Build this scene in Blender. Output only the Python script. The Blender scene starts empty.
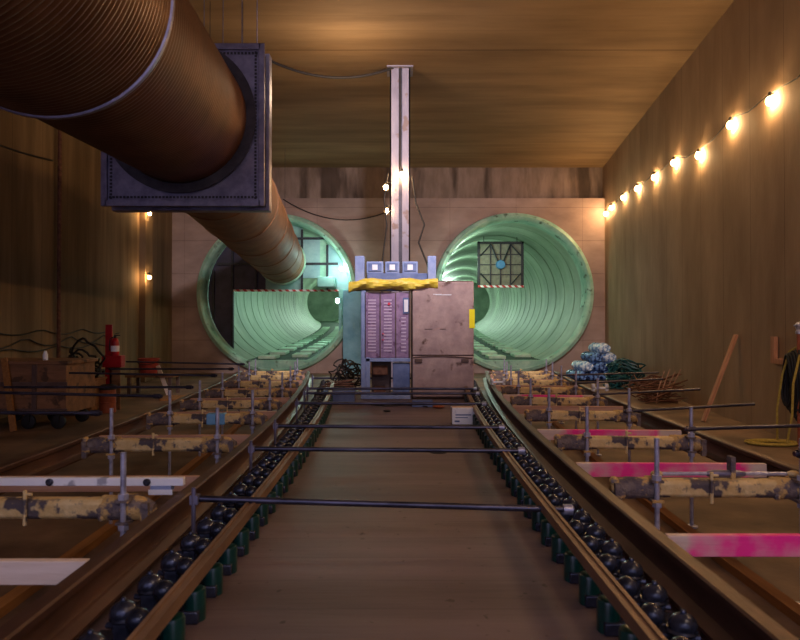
import bpy, bmesh, math, random
from mathutils import Vector, Matrix
random.seed(7)
S = bpy.context.scene
COL = S.collection
PI = math.pi

# ------------------------------------------------------------------ materials
def lin(c):
    return tuple(((v/255)/12.92 if v/255 <= .04045 else (((v/255)+.055)/1.055)**2.4) for v in c)

def mat(name, c1, c2=None, scale=4.0, rough=.75, metal=0.0, stretch=(1,1,1), bump=.15, bscale=None, detail=6,
        spots=None, spot_scale=9, spot_lo=.58, spot_hi=.66, coord='Object', contrast=(.35,.65), spec=.4):
    m = bpy.data.materials.new(name); m.use_nodes = True
    nt = m.node_tree; N = nt.nodes; L = nt.links
    b = N['Principled BSDF']
    b.inputs['Roughness'].default_value = rough
    b.inputs['Metallic'].default_value = metal
    b.inputs['Specular IOR Level'].default_value = spec
    a1 = (*lin(c1), 1); a2 = (*lin(c2 or c1), 1)
    tc = N.new('ShaderNodeTexCoord'); mp = N.new('ShaderNodeMapping')
    mp.inputs['Scale'].default_value = stretch
    L.new(tc.outputs[coord], mp.inputs['Vector'])
    n = N.new('ShaderNodeTexNoise'); n.inputs['Scale'].default_value = scale; n.inputs['Detail'].default_value = detail
    n.inputs['Roughness'].default_value = .62
    L.new(mp.outputs['Vector'], n.inputs['Vector'])
    r = N.new('ShaderNodeValToRGB')
    r.color_ramp.elements[0].position = contrast[0]; r.color_ramp.elements[0].color = a1
    r.color_ramp.elements[1].position = contrast[1]; r.color_ramp.elements[1].color = a2
    L.new(n.outputs['Fac'], r.inputs['Fac'])
    out = r.outputs['Color']
    if spots:
        n2 = N.new('ShaderNodeTexNoise'); n2.inputs['Scale'].default_value = spot_scale; n2.inputs['Detail'].default_value = 5
        L.new(tc.outputs[coord], n2.inputs['Vector'])
        r2 = N.new('ShaderNodeValToRGB')
        r2.color_ramp.elements[0].position = spot_lo; r2.color_ramp.elements[1].position = spot_hi
        L.new(n2.outputs['Fac'], r2.inputs['Fac'])
        mx = N.new('ShaderNodeMixRGB'); mx.inputs[2].default_value = (*lin(spots), 1)
        L.new(r2.outputs['Color'], mx.inputs[0]); L.new(out, mx.inputs[1]); out = mx.outputs[0]
    L.new(out, b.inputs['Base Color'])
    if bump:
        bn = N.new('ShaderNodeTexNoise'); bn.inputs['Scale'].default_value = bscale or scale*4; bn.inputs['Detail'].default_value = 6
        L.new(mp.outputs['Vector'], bn.inputs['Vector'])
        bp = N.new('ShaderNodeBump'); bp.inputs['Strength'].default_value = bump; bp.inputs['Distance'].default_value = .02
        L.new(bn.outputs['Fac'], bp.inputs['Height']); L.new(bp.outputs['Normal'], b.inputs['Normal'])
    return m

def seams(m, axis, period, width=.02, dark=(.45,.45,.45), offset=0.0, coord='Object'):
    """construction joints / formwork board lines: thin darker lines across one axis"""
    nt = m.node_tree; N = nt.nodes; L = nt.links
    b = N['Principled BSDF']; src = b.inputs['Base Color'].links[0].from_socket
    tc = N.new('ShaderNodeTexCoord'); sp = N.new('ShaderNodeSeparateXYZ'); L.new(tc.outputs[coord], sp.inputs[0])
    ns = N.new('ShaderNodeTexNoise'); ns.inputs['Scale'].default_value = .9; L.new(tc.outputs[coord], ns.inputs['Vector'])
    m0 = N.new('ShaderNodeMath'); m0.operation = 'MULTIPLY_ADD'; L.new(ns.outputs['Fac'], m0.inputs[0]); m0.inputs[1].default_value = .03; L.new(sp.outputs[axis], m0.inputs[2])
    m1 = N.new('ShaderNodeMath'); m1.operation = 'ADD'; L.new(m0.outputs[0], m1.inputs[0]); m1.inputs[1].default_value = offset+100*period
    m2 = N.new('ShaderNodeMath'); m2.operation = 'MODULO'; L.new(m1.outputs[0], m2.inputs[0]); m2.inputs[1].default_value = period
    m3 = N.new('ShaderNodeMath'); m3.operation = 'LESS_THAN'; L.new(m2.outputs[0], m3.inputs[0]); m3.inputs[1].default_value = width
    mx = N.new('ShaderNodeMixRGB'); mx.blend_type = 'MULTIPLY'; mx.inputs[2].default_value = (*dark, 1)
    L.new(m3.outputs[0], mx.inputs[0]); L.new(src, mx.inputs[1]); L.new(mx.outputs[0], b.inputs['Base Color'])
    return m

def stains(m, col, scale=(.5,.5,.5), lo=.5, hi=.7, amt=.7):
    nt = m.node_tree; N = nt.nodes; L = nt.links
    b = N['Principled BSDF']; src = b.inputs['Base Color'].links[0].from_socket
    tc = N.new('ShaderNodeTexCoord'); mp = N.new('ShaderNodeMapping'); mp.inputs['Scale'].default_value = scale
    L.new(tc.outputs['Object'], mp.inputs[0])
    n = N.new('ShaderNodeTexNoise'); n.inputs['Scale'].default_value = 1; n.inputs['Detail'].default_value = 7; L.new(mp.outputs[0], n.inputs['Vector'])
    r = N.new('ShaderNodeMapRange'); r.inputs[1].default_value = lo; r.inputs[2].default_value = hi; r.inputs[4].default_value = amt
    L.new(n.outputs['Fac'], r.inputs[0])
    mx = N.new('ShaderNodeMixRGB'); mx.blend_type = 'MULTIPLY'; mx.inputs[2].default_value = (*col, 1)
    L.new(r.outputs[0], mx.inputs[0]); L.new(src, mx.inputs[1]); L.new(mx.outputs[0], b.inputs['Base Color'])
    return m

def emit(name, c, strength):
    m = bpy.data.materials.new(name); m.use_nodes = True
    b = m.node_tree.nodes['Principled BSDF']
    b.inputs['Base Color'].default_value = (*c, 1)
    b.inputs['Emission Color'].default_value = (*c, 1); b.inputs['Emission Strength'].default_value = strength
    return m

M = {}
M['side_wall'] = stains(seams(mat('side_wall_concrete', (160,132,104), (178,150,120), 1.3, .85, stretch=(1,1.3,.4), bump=.25, bscale=10), 1, 1.22, .018, (.62,.6,.58)), (.62,.58,.53), (.3,.9,.35), .42, .68, .6)
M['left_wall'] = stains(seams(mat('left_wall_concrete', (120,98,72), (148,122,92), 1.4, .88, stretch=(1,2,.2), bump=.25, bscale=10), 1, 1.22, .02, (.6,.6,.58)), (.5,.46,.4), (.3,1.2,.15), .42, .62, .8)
M['end_wall'] = stains(seams(seams(mat('portal_wall_concrete', (158,136,128), (184,160,150), 1.2, .85, stretch=(.5,1,1.1), bump=.2, bscale=8), 2, 1.22, .025, (.72,.7,.7)), 0, 2.44, .02, (.78,.76,.76), .6), (.62,.58,.56), (.35,1,.6), .42, .62, .7)
M['upper_wall'] = stains(mat('upper_wall_concrete', (124,106,94), (152,132,120), 2, .85, stretch=(1.3,1,.4), bump=.25), (.3,.28,.26), (1.3,1,.22), .5, .62, .95)
M['ceiling'] = stains(seams(seams(mat('ceiling_concrete', (134,108,78), (160,132,98), .9, .8, stretch=(.25,1.6,1), bump=.2, bscale=7), 1, 6.85, .05, (.55,.5,.45)), 1, .61, .012, (.8,.78,.75)), (.55,.5,.42), (.12,.5,1), .4, .65, .8)
M['floor'] = stains(mat('floor_concrete', (104,82,64), (136,108,86), 1.2, .7, bump=.2, bscale=12), (.45,.42,.4), (.8,.8,.8), .45, .6, .8)
M['deck'] = stains(seams(mat('deck_concrete', (98,82,84), (122,104,104), 1.0, .55, stretch=(.35,3.2,1), bump=.12, bscale=14, spots=(70,58,52), spot_scale=16, spot_lo=.68, spot_hi=.72), 1, .3, .012, (.8,.78,.78)), (.6,.55,.5), (.5,2.2,1), .42, .65, .8)
M['liner'] = stains(mat('tunnel_lining_concrete', (128,148,128), (160,178,156), .7, .5, stretch=(1,1,1), bump=.12), (.6,.68,.58), (.4,.9,.4), .45, .65, .7)
M['collar'] = mat('collar_concrete', (128,178,156), (176,212,190), 2, .5, bump=.2, spots=(70,90,70), spot_scale=3.5, spot_lo=.6, spot_hi=.72)
M['tunnel_floor'] = mat('tunnel_floor_concrete', (30,48,42), (50,72,60), 2, .7)
M['plinth'] = mat('plinth_concrete', (170,200,176), (200,224,200), 3, .6)
M['duct_near'] = mat('duct_rusty_steel', (96,66,48), (124,92,70), 2.5, .42, .55, bump=.05)
M['duct'] = mat('duct_brown_steel', (84,52,36), (112,72,50), 1.6, .5, .5, bump=.05)
M['duct_far'] = mat('duct_weathered_steel', (118,80,52), (148,106,72), 2.5, .62, .0, bump=.08)
M['galv'] = mat('galvanised_steel', (112,108,132), (146,142,166), 5, .4, .7, bump=.1)
M['galv_dark'] = mat('dark_grey_steel', (52,50,58), (76,72,80), 5, .5, .6, bump=.1)
M['rail'] = mat('rail_rusty_steel', (70,46,38), (98,68,56), 7, .5, .3, stretch=(1,.3,1), bump=.1)
M['guard'] = mat('guard_rail_rusty_steel', (112,86,68), (150,118,92), 9, .5, .3, stretch=(1,.3,1), bump=.1)
M['bolt'] = mat('dark_blued_steel', (40,44,58), (74,78,98), 14, .25, .55, bump=.1)
M['green'] = mat('green_plastic', (5,46,42), (10,66,60), 8, .28, 0, bump=.02, spec=.6)
M['yellow_beam'] = mat('yellow_paint_worn', (204,170,108), (226,200,146), 9, .6, .1, bump=.3, spots=(88,78,80), spot_scale=11, spot_lo=.53, spot_hi=.60, coord='Object')
M['clamp'] = mat('cement_crusted_steel', (92,82,92), (138,122,112), 16, .8, .2, bump=.6, spots=(208,172,110), spot_scale=12, spot_lo=.5, spot_hi=.56)
M['rod'] = mat('bright_steel_rod', (150,150,174), (196,196,216), 18, .3, .4, bump=.1)
M['dark_rod'] = mat('dark_steel_bar', (58,58,72), (92,90,108), 10, .35, .8, stretch=(.4,1,1), bump=.1)
M['wood'] = mat('pine_board', (176,130,108), (206,164,140), 3, .7, stretch=(.5,8,8), bump=.15)
M['palewood'] = mat('pale_board', (216,192,174), (236,216,202), 3, .7, stretch=(.5,8,8), bump=.15)
M['orange_wood'] = mat('orange_timber', (136,90,46), (168,116,62), 3, .7, stretch=(8,.5,8), bump=.15)
M['plank'] = mat('leaning_plank_timber', (178,124,92), (208,156,122), 3, .7, stretch=(8,8,.6), bump=.15)
M['crate'] = mat('crate_plywood', (118,82,56), (148,106,74), 3, .75, stretch=(.6,3,3), bump=.15, spots=(84,60,44), spot_scale=5)
M['red'] = mat('red_paint', (150,14,26), (176,24,36), 6, .4)
M['orange'] = mat('orange_plastic', (140,70,46), (166,90,62), 6, .6)
M['brickred'] = mat('faded_red_plastic', (150,52,44), (176,70,58), 6, .6)
M['black'] = mat('black_rubber', (22,22,24), (36,36,38), 8, .6)
M['wire'] = mat('black_cable', (34,28,26), (48,42,38), 8, .6)
M['white'] = mat('white_paint', (238,240,248), (250,250,252), 6, .45, spots=(170,170,180))
M['paper'] = mat('white_paper', (228,228,236), (240,240,246), 6, .8, bump=0)
M['ypaint'] = mat('yellow_label', (246,226,10), (252,236,30), 6, .5, bump=0)
M['tarp'] = mat('yellow_tarp', (214,182,40), (246,222,100), 5, .45, stretch=(2,2,8), bump=.5, bscale=6)
M['bluegrey'] = mat('blue_grey_enamel', (122,140,186), (154,168,206), 5, .45, .1)
M['bluedark'] = mat('slate_blue_enamel', (88,104,148), (114,130,172), 5, .5, .1)
M['mauve'] = mat('mauve_breaker_panel', (132,106,140), (160,132,166), 9, .5, .05, spots=(112,80,112), spot_scale=14)
M['mauve_line'] = mat('pale_lilac_breakers', (196,176,202), (214,196,218), 9, .5)
M['cabinet'] = mat('weathered_mauve_sheet', (150,126,126), (186,160,154), 3.5, .65, .05, bump=.2, spots=(96,70,62), spot_scale=4.5, spot_lo=.6, spot_hi=.68)
M['cabinet_edge'] = mat('brown_cabinet_edge', (84,64,58), (104,82,74), 5, .6)
M['column'] = mat('grey_painted_steel', (126,118,132), (150,142,154), 3, .5, .2, stretch=(1,1,.4), spots=(120,100,96), spot_scale=4)
M['panel_dark'] = mat('dark_bulkhead_sheet', (40,40,58), (66,62,84), 1.6, .5, .1, bump=.3, bscale=3)
M['panel_teal'] = mat('teal_bulkhead_sheet', (116,164,160), (148,190,184), 2, .45, 0)
M['sheet_teal'] = mat('lamplit_teal_sheet', (96,150,172), (126,178,196), 2, .5)  # lamp light on the sheet is put into this brighter teal
M['panel_blue'] = mat('pale_blue_sheet', (130,160,170), (160,188,192), 2, .45, 0)
M['frame_dark'] = mat('black_steel_frame', (44,46,52), (60,62,68), 5, .5, .5)
M['screen_panel'] = mat('grey_mesh_screen', (112,112,98), (140,138,120), 7, .6)
M['cyan_blue'] = mat('blue_motor_paint', (50,120,170), (70,140,190), 7, .4)
M['bluewrap'] = mat('blue_plastic_wrap', (14,30,80), (120,160,220), 9, .16, 0, bump=.9, bscale=8, spec=.8, contrast=(.44,.58))
M['whitewrap'] = mat('white_plastic_wrap', (110,150,200), (235,245,252), 9, .16, 0, bump=.9, bscale=8, spec=.8, contrast=(.44,.58))
M['hosegreen'] = mat('green_hose_rubber', (10,50,54), (24,84,84), 7, .4)
M['rust'] = mat('rusty_bar', (86,54,42), (126,86,66), 12, .7, .3)
M['rope'] = mat('yellow_rope_fibre', (160,138,52), (196,172,84), 30, .8)
M['skyblue'] = mat('light_blue_tape', (94,150,196), (120,176,214), 7, .5)
M['pinkred'] = mat('pink_plastic', (220,60,80), (230,80,100), 7, .5)
M['bulb'] = emit('warm_bulb_glow', (1.0,.62,.28), 420)
M['bulb_small'] = emit('warm_lamp_glow', (1.0,.6,.25), 230)
M['lamp_cool'] = emit('cool_lamp_glow', (.62,1.0,.9), 160)
# pink paint worn towards both ends of the board
def pink_board(name, amount):
    m = mat(name, (214,182,168), (228,204,190), 3, .6, stretch=(.5,8,8), bump=.1)
    nt = m.node_tree; N = nt.nodes; L = nt.links
    b = N['Principled BSDF']; src = b.inputs['Base Color'].links[0].from_socket
    tc = N.new('ShaderNodeTexCoord'); sp = N.new('ShaderNodeSeparateXYZ'); L.new(tc.outputs['Object'], sp.inputs[0])
    ab = N.new('ShaderNodeMath'); ab.operation = 'ABSOLUTE'; L.new(sp.outputs[0], ab.inputs[0])
    n = N.new('ShaderNodeTexNoise'); n.inputs['Scale'].default_value = 6; L.new(tc.outputs['Object'], n.inputs['Vector'])
    ma = N.new('ShaderNodeMath'); ma.operation = 'MULTIPLY_ADD'; L.new(n.outputs['Fac'], ma.inputs[0]); ma.inputs[1].default_value = .35; L.new(ab.outputs[0], ma.inputs[2])
    r = N.new('ShaderNodeMapRange'); r.inputs[1].default_value = amount; r.inputs[2].default_value = amount+.09; r.inputs[3].default_value = 1; r.inputs[4].default_value = 0
    L.new(ma.outputs[0], r.inputs[0])
    mx = N.new('ShaderNodeMixRGB'); mx.inputs[2].default_value = (*lin((255,50,150)), 1)
    n3 = N.new('ShaderNodeTexNoise'); n3.inputs['Scale'].default_value = 5; n3.inputs['Detail'].default_value = 5; L.new(tc.outputs['Object'], n3.inputs['Vector'])
    r3 = N.new('ShaderNodeMapRange'); r3.inputs[1].default_value = .42; r3.inputs[2].default_value = .62; r3.inputs[3].default_value = 1; r3.inputs[4].default_value = .45; L.new(n3.outputs['Fac'], r3.inputs[0])
    m3 = N.new('ShaderNodeMath'); m3.operation = 'MULTIPLY'; L.new(r.outputs[0], m3.inputs[0]); L.new(r3.outputs[0], m3.inputs[1])
    L.new(m3.outputs[0], mx.inputs[0]); L.new(src, mx.inputs[1]); L.new(mx.outputs[0], b.inputs['Base Color'])
    return m
M['pink'] = pink_board('pink_painted_board', .70)
M['pink_half'] = pink_board('pink_part_painted_board', .60)
# red and white hazard tape
def tape():
    m = mat('red_white_hazard_tape', (255,240,240), None, rough=.5, bump=0)
    nt = m.node_tree; N = nt.nodes; L = nt.links; b = N['Principled BSDF']
    tc = N.new('ShaderNodeTexCoord'); sp = N.new('ShaderNodeSeparateXYZ'); L.new(tc.outputs['Object'], sp.inputs[0])
    a = N.new('ShaderNodeMath'); a.operation = 'ADD'; L.new(sp.outputs[0], a.inputs[0]); L.new(sp.outputs[2], a.inputs[1])
    c = N.new('ShaderNodeMath'); c.operation = 'ADD'; L.new(a.outputs[0], c.inputs[0]); c.inputs[1].default_value = 100
    d = N.new('ShaderNodeMath'); d.operation = 'MODULO'; L.new(c.outputs[0], d.inputs[0]); d.inputs[1].default_value = .26
    e = N.new('ShaderNodeMath'); e.operation = 'LESS_THAN'; L.new(d.outputs[0], e.inputs[0]); e.inputs[1].default_value = .13
    mx = N.new('ShaderNodeMixRGB'); mx.inputs[1].default_value = (.9,.86,.86,1); mx.inputs[2].default_value = (*lin((200,60,60)),1)
    L.new(e.outputs[0], mx.inputs[0]); L.new(mx.outputs[0], b.inputs['Base Color'])
    return m
M['tape'] = tape()

# ------------------------------------------------------------------ mesh builder
class MB:
    def __init__(s): s.v = []; s.f = []
    def add(s, vs, fs):
        o = len(s.v); s.v += [tuple(v) for v in vs]; s.f += [tuple(i+o for i in f) for f in fs]; return s
    def box(s, x0, x1, y0, y1, z0, z1, rot=None, piv=None):
        vs = [Vector((x,y,z)) for z in (z0,z1) for y in (y0,y1) for x in (x0,x1)]
        if rot:
            p = Vector(piv or ((x0+x1)/2,(y0+y1)/2,(z0+z1)/2)); R = rot.to_matrix() if hasattr(rot,'to_matrix') else rot
            vs = [p + R @ (v-p) for v in vs]
        return s.add(vs, [(0,2,3,1),(4,5,7,6),(0,1,5,4),(2,6,7,3),(0,4,6,2),(1,3,7,5)])
    def tube(s, pts, r, n=10, cap=True, closed=False):
        pts = [Vector(p) for p in pts]; rs = r if isinstance(r, (list,tuple)) else [r]*len(pts)
        up = Vector((0,0,1)); vs = []; prev = None
        for i, p in enumerate(pts):
            a = pts[i-1] if (i > 0 or closed) else p; b = pts[(i+1) % len(pts)] if (i < len(pts)-1 or closed) else p
            t = (b-a); t = t.normalized() if t.length > 1e-9 else Vector((0,1,0))
            if prev is None:
                u = t.cross(up)
                if u.length < 1e-3: u = t.cross(Vector((1,0,0)))
                u.normalize()
            else:
                u = prev - t*prev.dot(t)
                if u.length < 1e-6: u = t.orthogonal()
                u.normalize()
            prev = u; w = t.cross(u)
            for k in range(n):
                an = 2*PI*k/n; vs.append(p + (u*math.cos(an)+w*math.sin(an))*rs[i])
        fs = []; m = len(pts)
        for i in range(m if closed else m-1):
            j = (i+1) % m
            for k in range(n): fs.append((i*n+k, i*n+(k+1)%n, j*n+(k+1)%n, j*n+k))
        if cap and not closed:
            fs.append(tuple(range(n-1,-1,-1))); fs.append(tuple((m-1)*n+k for k in range(n)))
        return s.add(vs, fs)
    def lathe(s, prof, c=(0,0,0), axis='z', n=24, caps=True):
        vs = []; c = Vector(c)
        for (r, h) in prof:
            for k in range(n):
                a = 2*PI*k/n
                if axis == 'z': vs.append(c+Vector((r*math.cos(a), r*math.sin(a), h)))
                elif axis == 'y': vs.append(c+Vector((r*math.cos(a), h, -r*math.sin(a))))
                else: vs.append(c+Vector((h, r*math.cos(a), r*math.sin(a))))
        m = len(prof); fs = []
        for i in range(m-1):
            for k in range(n): fs.append((i*n+k, i*n+(k+1)%n, (i+1)*n+(k+1)%n, (i+1)*n+k))
        if caps: fs.append(tuple(range(n-1,-1,-1))); fs.append(tuple((m-1)*n+k for k in range(n)))
        return s.add(vs, fs)
    def ball(s, c, r, n=12, sc=(1,1,1)):
        prof = []; c = Vector(c); m = max(5, n//2+1)
        vs = [c+Vector((0,0,-r*sc[2]))]
        for i in range(1, m):
            t = -PI/2+PI*i/m
            for k in range(n):
                a = 2*PI*k/n; vs.append(c+Vector((r*math.cos(t)*math.cos(a)*sc[0], r*math.cos(t)*math.sin(a)*sc[1], r*math.sin(t)*sc[2])))
        vs.append(c+Vector((0,0,r*sc[2]))); fs = []
        for k in range(n): fs.append((0, 1+(k+1)%n, 1+k)); fs.append((len(vs)-1, 1+(m-2)*n+k, 1+(m-2)*n+(k+1)%n))
        for i in range(m-2):
            for k in range(n): a = 1+i*n; b = a+n; fs.append((a+k, a+(k+1)%n, b+(k+1)%n, b+k))
        return s.add(vs, fs)
    def sweep(s, path, prof, cap=True):
        """closed profile [(dx,dz)] swept along path [(x,y,z)] whose direction is mostly +y"""
        vs = []; n = len(prof); path = [Vector(p) for p in path]
        for i, p in enumerate(path):
            a = path[max(0,i-1)]; b = path[min(len(path)-1,i+1)]; t = (b-a); t.z = 0; t.normalize(); u = Vector((t.y,-t.x,0))
            for dx, dz in prof: vs.append(p+u*dx+Vector((0,0,dz)))
        fs = []
        for i in range(len(path)-1):
            for k in range(n): fs.append((i*n+k, (i+1)*n+k, (i+1)*n+(k+1)%n, i*n+(k+1)%n))
        if cap: fs.append(tuple(range(n))); fs.append(tuple((len(path)-1)*n+k for k in range(n-1,-1,-1)))
        return s.add(vs, fs)
    def build(s, name, m, parent=None, loc=None, smooth=True, bevel=0, rot=None):
        me = bpy.data.meshes.new(name); vs = s.v
        off = Vector(loc) if loc else Vector((0,0,0))
        me.from_pydata([tuple(Vector(v)-off) for v in vs] if loc else vs, [], s.f)
        bm = bmesh.new(); bm.from_mesh(me); bmesh.ops.recalc_face_normals(bm, faces=bm.faces); bm.to_mesh(me); bm.free()
        me.materials.append(M[m] if isinstance(m, str) else m)
        if smooth:
            for p in me.polygons: p.use_smooth = True
            try: me.set_sharp_from_angle(angle=math.radians(38))
            except Exception: pass
        o = bpy.data.objects.new(name, me); COL.objects.link(o)
        if loc: o.location = loc
        if rot: o.rotation_euler = rot
        if parent:
            o.parent = parent
            if loc is None and parent.get('_w'): pass
        if bevel:
            b = o.modifiers.new('bevel', 'BEVEL'); b.width = bevel; b.segments = 2; b.limit_method = 'ANGLE'
        return o

def tag(o, label, cat, group=None):
    o['label'] = label; o['category'] = cat
    if group: o['group'] = group
    return o
def thing(name, label, cat, loc=(0,0,0), group=None):
    o = bpy.data.objects.new(name, None); COL.objects.link(o); o.location = loc; o.empty_display_size = .1
    return tag(o, label, cat, group)
def struct(o): o['kind'] = 'structure'; return o
def copy_tree(o, parent=None):
    c = o.copy(); COL.objects.link(c); c.parent = parent
    for ch in list(o.children): copy_tree(ch, c)
    return c

# ------------------------------------------------------------------ layout (metres; x right, y away, z up)
EYE = 1.7
YP = 23.5              # face of the portal wall
CEIL = 7.66
RAIL = .74             # top of rail
DECK = .52
def wallR(y): return 4.7+.1203*y
def wallL(y): return -6.36-.086*y
A_IN = {-1: 1.25, 1: 1.195}; K = {-1: .0062, 1: .0058}
def curve(side, off, y): return side*(off + K[side]*max(0, y-3)**2)
def railx(side, y): return curve(side, A_IN[side], y)
def outx(side, y): return curve(side, A_IN[side]+1.5, y)
def guardx(side, y): return side*(( .82 if side < 0 else .80) + .85*K[side]*max(0, y-3)**2)
YEND = 14.2

# ------------------------------------------------------------------ shell
b = MB(); b.box(-10.5, 9.5, -5, YP+1.2, -.4, 0); struct(b.build('floor', 'floor', smooth=False))
b = MB(); b.box(-10.5, 9.5, -5, YP+1.2, CEIL, CEIL+.4); struct(b.build('ceiling', 'ceiling', smooth=False))
def slab_wall(f, th, name, m):
    b = MB(); y0, y1 = -5, YP+1.2
    vs = []
    for z in (-.0, CEIL):
        for y, t in ((y0,0),(y1,0),(y1,th),(y0,th)): vs.append((f(y)+t, y, z))
    b.add(vs, [(0,1,2,3),(4,7,6,5),(0,4,5,1),(1,5,6,2),(2,6,7,3),(3,7,4,0)])
    return struct(b.build(name, m, smooth=False))
slab_wall(wallR, .5, 'wall_right', 'side_wall')
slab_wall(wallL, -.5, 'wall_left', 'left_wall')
# portal wall with two round openings
TC = {-1: (-4.50, 2.92), 1: (4.15, 2.95)}; TR = 2.84
ZTOP = 6.44
def holed(x0, x1, z0, z1, cx, cz, r, y0, y1, b):
    n = 96; angs = [2*PI*k/n for k in range(n)]
    for X, Z in ((x0,z0),(x0,z1),(x1,z0),(x1,z1)): angs.append(math.atan2(Z-cz, X-cx) % (2*PI))
    angs = sorted(set(angs)); inner = []; outer = []
    for a in angs:
        c, s_ = math.cos(a), math.sin(a)
        inner.append((cx+r*c, cz+r*s_))
        t = min([((x1-cx)/c if c > 1e-9 else 1e9), ((x0-cx)/c if c < -1e-9 else 1e9), ((z1-cz)/s_ if s_ > 1e-9 else 1e9), ((z0-cz)/s_ if s_ < -1e-9 else 1e9)])
        outer.append((cx+t*c, cz+t*s_))
    m = len(angs)
    vs = [(x,y0,z) for x,z in inner]+[(x,y0,z) for x,z in outer]+[(x,y1,z) for x,z in inner]+[(x,y1,z) for x,z in outer]
    fs = []
    for k in range(m):
        j = (k+1) % m
        fs += [(k,j,m+j,m+k), (2*m+k,3*m+k,3*m+j,2*m+j), (k,2*m+k,2*m+j,j), (m+k,m+j,3*m+j,3*m+k)]
    b.add(vs, fs)
b = MB()
holed(-9.2, 0, -.05, ZTOP, *TC[-1], TR, YP, YP+1.1, b)
holed(0, 8.0, -.05, ZTOP, *TC[1], TR, YP, YP+1.1, b)
struct(b.build('wall_portal', 'end_wall', smooth=False))
b = MB(); b.box(-9.2, 8.0, YP+.35, YP+1.1, ZTOP, CEIL); struct(b.build('wall_portal_upper', 'upper_wall', smooth=False))

# raised centre walkway between the tracks
b = MB(); ys = [-3+.5*i for i in range(31)]
vs = []; fs = []
for y in ys:
    for sd in (-1, 1):
        x = railx(sd, y)+sd*.09
        vs += [(x,y,DECK),(x,y,0)]
for i in range(len(ys)-1):
    a = i*4; c = a+4
    fs += [(a,a+2,c+2,c), (a,c,c+1,a+1), (a+2,a+3,c+3,c+2)]
fs += [(0,1,3,2), tuple((len(ys)-1)*4+k for k in (0,2,3,1))]
b.add(vs, fs); struct(b.build('walkway_slab', 'deck', smooth=False))

# tunnels
def tunz(y): return .033*max(0, y-YP-1)
def tunx(sd, y): return TC[sd][0] + sd*.0014*max(0, y-YP)**2
RL = 2.66
for sd in (-1, 1):
    b = MB(); n = 96; rings = []
    y = YP+.02
    while y < YP+62:
        for dy, r in ((0, RL), (1.36, RL), (1.39, RL+.03), (1.5, RL+.03)): rings.append((y+dy, r))
        y += 1.53
    vs = []; cz = TC[sd][1]
    for (yy, r) in rings:
        for k in range(n):
            a = 2*PI*k/n; vs.append((tunx(sd,yy)+r*math.cos(a), yy, cz+tunz(yy)+r*math.sin(a)))
    fs = [(i*n+k, i*n+(k+1)%n, (i+1)*n+(k+1)%n, (i+1)*n+k) for i in range(len(rings)-1) for k in range(n)]
    fs.append(tuple((len(rings)-1)*n+k for k in range(n)))
    b.add(vs, fs); struct(b.build('tunnel_lining', 'liner'))
    # flat track bed inside
    b = MB(); vs = []; zb = .5; hw = math.sqrt(max(.1, RL**2-(cz-zb)**2))+.03
    yy = [YP+.1+1.0*i for i in range(61)]
    for y in yy:
        for dx in (-hw, hw):
            vs += [(tunx(sd,y)+dx, y, zb+tunz(y))]
    b.add(vs, [(2*i, 2*i+1, 2*i+3, 2*i+2) for i in range(len(yy)-1)])
    b.add([(tunx(sd,YP+.1)-hw,YP+.1,zb),(tunx(sd,YP+.1)+hw,YP+.1,zb),(tunx(sd,YP+.1)+.75,YP+.1,.1),(tunx(sd,YP+.1)-.75,YP+.1,.1)], [(0,1,2,3)])
    struct(b.build('tunnel_floor', 'tunnel_floor', smooth=False))
    c = (TC[sd][0], 0, cz)
    b = MB(); vs = []
    for yy_ in (YP-.28, YP+.12):
        for x_, z_ in ((-1.15,.49),(1.15,.49),(.9,.3),(.5,.2),(-.5,.2),(-.9,.3)): vs.append((c[0]+x_, yy_, z_))
    b.add(vs, [tuple(range(6)), tuple(range(11,5,-1))]+[(k,(k+1)%6,6+(k+1)%6,6+k) for k in range(6)])
    tag(b.build('tunnel_sill', 'collar'), 'pale green concrete sill filling the bottom of the %s tunnel mouth' % ('left' if sd < 0 else 'right'), 'sill')
    # collar around the mouth
    c = (TC[sd][0], 0, cz)
    b = MB(); b.lathe([(RL-.0,YP+.5),(RL-.0,YP-.1),(RL+.06,YP-.26),(2.78,YP-.30),(2.90,YP-.24),(2.94,YP-.05),(2.94,YP+.02),(2.86,YP+.02)], c, 'y', 96, caps=False)
    o = b.build('tunnel_collar', 'collar')
    tag(o, 'pale green round concrete collar around the %s tunnel mouth' % ('left' if sd < 0 else 'right'), 'tunnel collar', 'tunnel collars on the end wall')
# plinth blocks on the tunnel floors
PB = MB(); PB.box(-.32, .32, -.52, .52, 0, .12)
pl0 = None
for sd in (-1, 1):
    for row, dx in (('left', -.5), ('right', .62)):
        for i in range(16):
            y = YP+1.0+2.2*i+(.9 if dx > 0 else 0)
            if pl0 is None:
                pl0 = PB.build('track_plinth', 'plinth', bevel=.02); o = pl0
            else: o = pl0.copy(); COL.objects.link(o)
            o.location = (tunx(sd,y)+dx, y, 0.502+tunz(y))
            o.rotation_euler = (.033 if y > YP+1 else 0,0,-sd*2*.0014*(y-YP))
            tag(o, 'pale green concrete plinth in the %s row, %s tunnel floor' % (row, 'left' if sd < 0 else 'right'), 'track plinth', 'track plinths, %s row in the %s tunnel' % (row, 'left' if sd < 0 else 'right'))

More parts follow.
